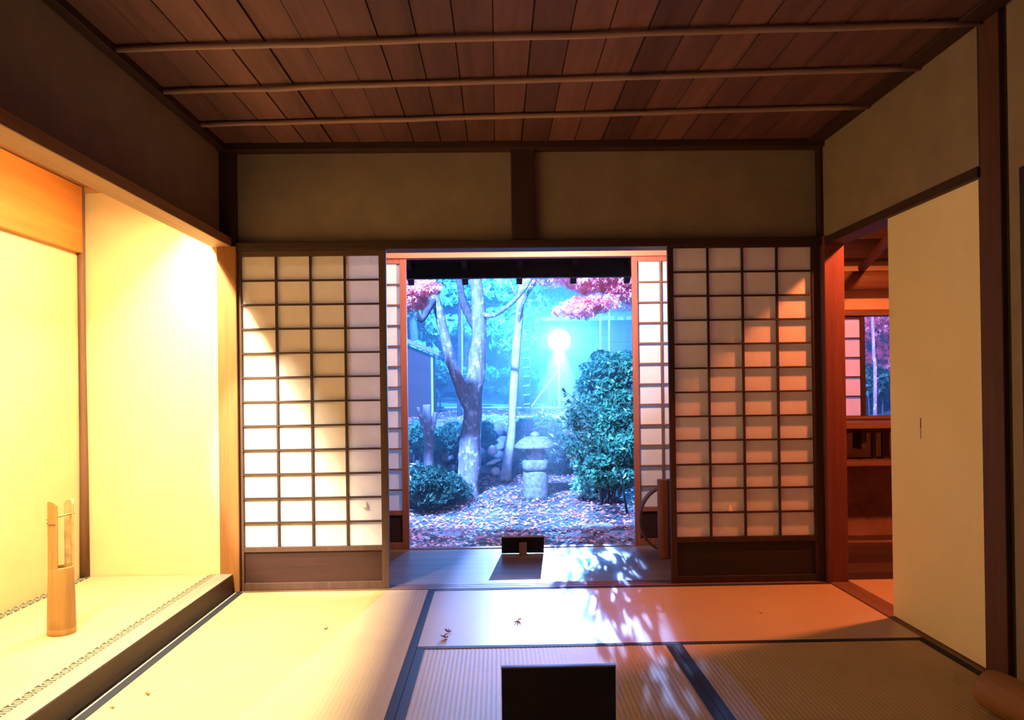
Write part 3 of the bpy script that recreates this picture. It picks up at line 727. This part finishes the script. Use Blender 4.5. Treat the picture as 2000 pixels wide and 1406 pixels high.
shrub('low_fern', 'small pale fern clump right of the stone lantern', [(1150, 945, 9.0, 26, 9, 7)], 'bright', .045, 40, 71)
for i, (u, v, y, ru, rv, nb, mt, lab) in enumerate([
        (820, 860, 10.6, 34, 36, 16, 'green', 'leafy clump growing behind the pollarded stump'),
        (880, 850, 10.8, 26, 26, 12, 'darkgreen', 'dark clump draped over the stone wall between the stump and forked tree'),
        (945, 845, 10.9, 22, 14, 8, 'darkgreen', 'clump on the stone wall between the two tree trunks'),
        (1050, 835, 11.0, 44, 14, 16, 'green', 'low plants along the top of the stone wall above the lantern'),
        (1100, 880, 10.4, 34, 40, 20, 'darkgreen', 'dark leafy mound directly right behind the lantern'),
        (1020, 890, 10.6, 14, 30, 6, 'darkgreen', 'dark plants in the stone wall left behind the lantern cap')]):
    shrub('garden_plant', lab, [(u, v, y, ru, rv, nb)], mt, .045, 90, 81+i*3)
for i, (x, y) in enumerate(((lx-.05, ly-.22), (lx-.2, ly-.12), (base.x, base.y))):
    pass
m = MB()
for i in range(260):
    a = random.uniform(0, 6.28); r = .155+random.uniform(0, .07); x, y = lx+r*math.cos(a), ly+r*math.sin(a); z = gz(x, y)
    b2 = Vector((random.uniform(-.04, .04), random.uniform(-.04, .04), random.uniform(.03, .07)))
    o = len(m.v); m.v += [(x-.004, y, z-.01), (x+.004, y, z-.01), (x+b2.x, y+b2.y, z+b2.z)]; m.f.append((o, o+1, o+2)); m.mi.append(0); m.smooth.append(False)
o = m.build('grass_tuft', M['darkgreen']); tag(o, 'dark grass tufts round the foot of the stone lantern', 'grass', kind='stuff')

# stone wall boulders
def boulder_mesh(seed):
    import bmesh
    bm = bmesh.new(); bmesh.ops.create_icosphere(bm, subdivisions=3, radius=1)
    for v in bm.verts:
        n = v.co.normalized(); v.co *= 1+.28*noise.noise(n*1.3+Vector((seed*9.1, 0, 0)))+.09*noise.noise(n*4+Vector((seed, 3, 0)))
    me = bpy.data.meshes.new('boulder'); bm.to_mesh(me); bm.free()
    for p in me.polygons: p.use_smooth = True
    return me
BM = [boulder_mesh(i) for i in range(6)]
for me in BM: me.materials.append(M['rock'])
rb = random.Random(3); cnt = 0
proto = None
for row in range(4):
    u = 775+row*9
    while u < 1250:
        wpx = rb.uniform(22, 40); v = 918-row*26+rb.uniform(-5, 5); y = 10.72+row*.13+rb.uniform(-.04, .04)
        p = at(u+wpx/2, v, y); s = y/1600
        if proto is None:
            o = proto = bpy.data.objects.new('boulder', BM[0])
        else:
            o = proto.copy(); o.data = BM[cnt % 6]
        COL.objects.link(o); o.location = p; o.scale = (wpx*.54*s, .17, rb.uniform(12, 16)*s); o.rotation_euler = (rb.uniform(-.3, .3), rb.uniform(-.3, .3), rb.uniform(-.4, .4))
        tag(o, 'mossy dark boulder stacked in the low dry stone wall behind the lantern', 'boulder', 'boulders of the low stone wall'); cnt += 1
        u += wpx
pm = boulder_mesh(11); pm.materials.append(M['palerock'])
for (u, v, a, b, rz, lab) in ((962, 880, 10, 10, 0, 'round pale stone in the wall between the two tree trunks'), (964, 902, 15, 4.5, -.35, 'long pale tilted stone below the round pale one'), (968, 921, 10, 9, 0, 'pale stone at the foot of the wall between the trunks')):
    o = bpy.data.objects.new('boulder', pm); COL.objects.link(o); s = 10.4/1600; o.location = at(u, v, 10.45); o.scale = (a*s, .08, b*s); o.rotation_euler = (0, rz, 0)
    tag(o, lab, 'boulder')
# stepping stones
for i, (u, v, a, b, lab) in enumerate(((1172, 1028, .17, .13, 'flat pale stepping stone, upper one at right of the garden path'), (1222, 1046, .20, .09, 'flat pale stepping stone nearest the right outer screen'), (1135, 1046, .14, .07, 'flat pale stepping stone left of the nearest pair'), (880, 1046, .16, .08, 'flat stepping stone at lower left of the garden'))):
    d = ray(u, v); tt = (-.35-CH)/d[2]; x, y = d[0]*tt, d[1]*tt
    m = MB().lathe((x, y, gz(x, y)-.03), [(a*.95, 0), (a, .02), (a*.95, .04), (a*.8, .045)], 20, wob=.5)
    o = m.build('stepping_stone', M['slab']); tag(o, lab, 'stone', 'stepping stones in the leaf litter')

# leaf litter
m = MB(); rl = random.Random(5)
tmpl = maple_pts()[::1]
mini = [(.0, -.15), (-.55, -.25), (-.25, .08), (-.8, .35), (-.18, .35), (0, 1), (.18, .35), (.8, .35), (.25, .08), (.55, -.25)]
def litter(m, x, y, z, s):
    th = rl.uniform(0, 6.28); c, q = math.cos(th), math.sin(th); tx, ty = rl.uniform(-.45, .45), rl.uniform(-.45, .45); o = len(m.v)
    for a, b in mini:
        X, Y = (a*c-b*q)*s, (a*q+b*c)*s; m.v.append((x+X, y+Y, z+X*tx+Y*ty+.25*s*(a*a)*rl.uniform(0, 1)))
    mi = rl.choices((0, 1, 2), (5, 5, 3))[0]
    m.f.append(tuple(range(o, o+10))); m.mi.append(mi); m.smooth.append(False)
for _ in range(26000):
    y = rl.uniform(5.4, 10.8); x = rl.uniform(-2.4, 2.9)*(y/9); 
    dens = .75+.6*noise.noise(Vector((x*.9, y*1.0, 9)))
    if y < 6.6: dens -= .5*(6.6-y)
    if rl.random() > dens: continue
    litter(m, x, y, gz(x, y)+rl.uniform(.006, .02), rl.uniform(.018, .038))
o = m.build('leaf_litter', [M['litter_a'], M['litter_b'], M['litter_c']]); tag(o, 'fallen maple leaves thickly covering the garden ground', 'leaves', kind='stuff')
m = MB()
for _ in range(3500):
    y = rl.uniform(11.2, 15); x = rl.uniform(-2.4, 2.4)
    litter(m, x, y, tz(x, y)+.012, rl.uniform(.025, .05))
o = m.build('leaf_litter', [M['litter_a'], M['litter_b'], M['litter_c']]); tag(o, 'scattered pale leaves on the raised terrace behind the stone wall', 'leaves', kind='stuff')

# garden lamp on its stand
t = thing('floodlight', (LAMP.x, LAMP.y, tz(LAMP.x, LAMP.y)), 'glaring blue-white floodlight on a thin stand in the garden', 'floodlight')
gl = tz(LAMP.x, LAMP.y)
MB().tube([(LAMP.x, LAMP.y+.12, gl-.02), (LAMP.x, LAMP.y+.12, LAMP.z-.1)], .022, 10).build('pole', M['palepole'], t)
MB().tube([at(1037, 795, 14.2), (LAMP.x, LAMP.y+.10, LAMP.z-.5)], .014, 8).build('brace', M['palepole'], t)
L = LAMP; d = (Vector((0, 0, .9))-L).normalized()
MB().tube([L-d*.16, L-d*.12, L-d*.02, L+d*.02], [.07, .14, .20, .21], 24).build('housing', M['metal'], t); hs = bpy.data.objects['housing']
MB().tube([L+d*.0205, L+d*.03, L+d*.035], [.195, .16, .02], 24).build('lens', M['lampglass'], hs)

# fences, poles, shed, building
def pole(u, v0, v1, y, r, mat, label):
    a, b = at(u[0], v0, y), at(u[1], v1, y)
    o = MB().tube([a, (a+b)/2, b], r, 10).build('garden_pole', M[mat]); tag(o, label, 'pole'); return o
pole((898, 901), 812, 500, 13.0, .045, 'darkbark', 'dark thick pole behind the forked trunk')
pole((903, 902), 800, 600, 12.7, .010, 'palepole', 'thin white pole running up beside the forked trunk')
pole((1018, 1016), 800, 610, 14.6, .05, 'darkbark', 'dark post right of the slender tree')
t = thing('garden_ladder', at(1028, 797, 14.2), 'wooden ladder standing beside the dark post', 'ladder')
for u in (1021, 1036):
    MB().tube([at(u, 797, 14.2), at(u-1, 600, 14.2)], .014, 8).build('rail', M['darkbark'], t)
for i in range(9):
    v = 790-i*18; MB().tube([at(1021, v, 14.2), at(1036, v-2, 14.2)], .012, 8).build('rung', M['palepole'], t)
t = thing('low_fence', at(960, 797, 14.4), 'low pale bamboo rail along the back of the terrace', 'fence')
MB().tube([at(800, 796, 14.4), at(950, 796, 14.4), at(1100, 796, 14.4)], .018, 8).build('rail', M['palepole'], t)
for u in (860, 935, 1000, 1060): MB().tube([at(u, 803, 14.4), at(u, 790, 14.4)], .02, 8).build('post', M['palepole'], t)
# shed at left
a, b = at(797, 790, 13.4), at(845, 790, 13.4); c1, c2 = at(790, 665, 13.4), at(845, 693, 13.4)
t = thing('garden_shed', (a.x, 13.4, a.z), 'small dark wooden shed at the left of the terrace', 'shed')
x0 = a.x-2.2; zl = c1.z+(c1.z-c2.z)/(c2.x-c1.x)*(c1.x-x0)
MB().prism([(x0, a.z-.2), (b.x, a.z-.2), (b.x, c2.z), (x0, min(zl, 2.6))], 'Y', 13.4, 14.1).build('walls', M['shedwood'], t)
e = at(858, 693, 13.3)
MB().prism([(e.x, e.z-.02), (x0, min(zl, 2.6)+.05), (x0, min(zl, 2.6)+.12), (e.x, e.z+.05)], 'Y', 13.2, 14.3).build('roof', M['roof'], t)
bx(b.x-.02, b.x+.015, 13.38, 13.42, a.z-.2, c2.z).build('corner_post', M['palepole'], t)
# low building at right
p, q = at(1040, 790, 16.5), at(1260, 622, 16.5)
t = thing('garden_building', (2.2, 16.5, p.z), 'low dark building with a level roof behind the floodlight', 'building')
sd = MB(); z = p.z-.2
while z < q.z-.1: sd.prism([(16.5, z), (16.47, z), (16.5, z+.16), (16.6, z+.16), (16.6, z)], 'X', 1.0, 4.2); z += .16
sd.box(1.0, 4.2, 16.6, 18.5, p.z-.2, q.z-.05); sd.build('walls', M['shedwood'], t)
MB().prism([(16.2, q.z-.05), (19, q.z+.3), (19, q.z+.38), (16.2, q.z+.03)], 'X', .9, 4.5).build('roof', M['roof'], t)
for i, u in enumerate((1172, 1189)):
    pole((u, u+1), 806, 520, 14.8, .02, 'palepole', ('thin pale pole left of the two in front of the low building', 'thin pale pole right of the two in front of the low building')[i])

# background trees
def tree(x, y, h, r, mat, label, seed, n=150, size=.085, nb=22, cz=None, name='garden_tree', star=False):
    z0 = tz(x, y) if y > 11 else gz(x, y)
    t = thing(name, (x, y, z0), label, 'tree', 'trees at the back of the garden')
    MB().tube([(x, y, z0-.1), (x+.1, y, z0+h*.3), (x-.05, y+.05, z0+h*.75)], [.12, .09, .05], 10, wob=.2).build('trunk', M['darkbark'], t)
    m = MB(); blobs(m, (x, y, z0+(cz or h*.55)), (r, r*.5, h*.42), nb, .38, n, size, seed, star=star); m.build('foliage', M[mat], t)
B = [(-3.0, 17.5, 4.6, 1.2, 'green', 'evergreen tree at the back of the garden, behind the shed'),
     (-1.75, 16.3, 4.4, .9, 'bright', 'pale green tree at the back, just right of the shed roof'),
     (-.7, 17.2, 4.8, 1.0, 'green', 'mid green tree at the back, behind the forked branches'),
     (.25, 16.4, 4.6, .9, 'bright', 'pale green tree at the back, behind the slender tree'),
     (1.1, 19.6, 5.2, 1.2, 'green', 'tree rising behind the low building, above the floodlight'),
     (2.6, 20.0, 5.2, 1.3, 'bright', 'pale tree rising behind the right half of the low building'),
     (4.4, 18.5, 5.0, 1.2, 'green', 'tree beyond the right end of the low building'),
     (-4.6, 19, 5.0, 1.3, 'green', 'leftmost tree at the back of the garden'),
     (-.2, 20.5, 6.0, 1.8, 'green', 'tallest tree farthest back in the middle of the garden'),
     (-2.4, 20.5, 6.0, 1.6, 'green', 'far tall tree behind the pale green tree at left')]
for i, (x, y, h, r, mt, lab) in enumerate(B): tree(x, y, h, r, mt, lab, 200+i*17, n=150, nb=26)
# low undergrowth along the terrace back
for i in range(6):
    x = -2.6+i*.75
    shrub('garden_plant', ('undergrowth behind the shed corner', 'undergrowth right of the shed', 'undergrowth behind the forked trunk', 'undergrowth between the two trunks', 'undergrowth behind the slender tree', 'undergrowth behind the ladder')[i]+' on the terrace',
          [(966+x/15.4*1600, 745, 15.4, 34, 36, 12)], 'green', .07, 110, 400+i*5)
# seen through the side-room window
t = thing('garden_tree', (at(1706, 840, 8.5).x, 8.5, -.3), 'thin pale trunk seen through the side room window', 'tree')
limb(t, 'trunk', [(1708, 1010, 8.5), (1709, 740, 8.5), (1706, 690, 8.5), (1704, 600, 8.5), (1703, 540, 8.5)], [.022, .018, .017, .015, .014], M['bark'], n=10)
for i, (x, y, h, r, mt, lab) in enumerate(((5.0, 11.8, 3.4, .9, 'maple', 'purple-lit maple seen through the side room window, left one'), (6.3, 12.6, 3.4, 1.0, 'maple', 'purple-lit maple seen through the side room window, right one'))):
    tree(x, y, h, r, mt, lab, 300+i, n=170, nb=22, size=.06, name='maple_tree', star=True)
shrub('garden_plant', 'dark shrub below the maples in the side room window', [(1710, 745, 10.5, 50, 24, 18)], 'darkgreen', .05, 110, 500)

# haze added over the garden to imitate lens bloom around the floodlight
HZ = True
if HZ:
    n = NT('bloom_haze'); n.t.nodes.remove(n.b); v = n.n('VolumeScatter'); v.inputs['Color'].default_value = (.75, .9, 1, 1); v.inputs['Density'].default_value = .018; v.inputs['Anisotropy'].default_value = .55
    n.l(v.outputs[0], n.out.inputs['Volume'])
    o = bx(-6, 7, 6.6, 15.0, -.5, 5).build('bloom_haze', n.m); tag(o, 'added haze standing in for lens bloom around the floodlight over the garden', 'haze', kind='stuff')
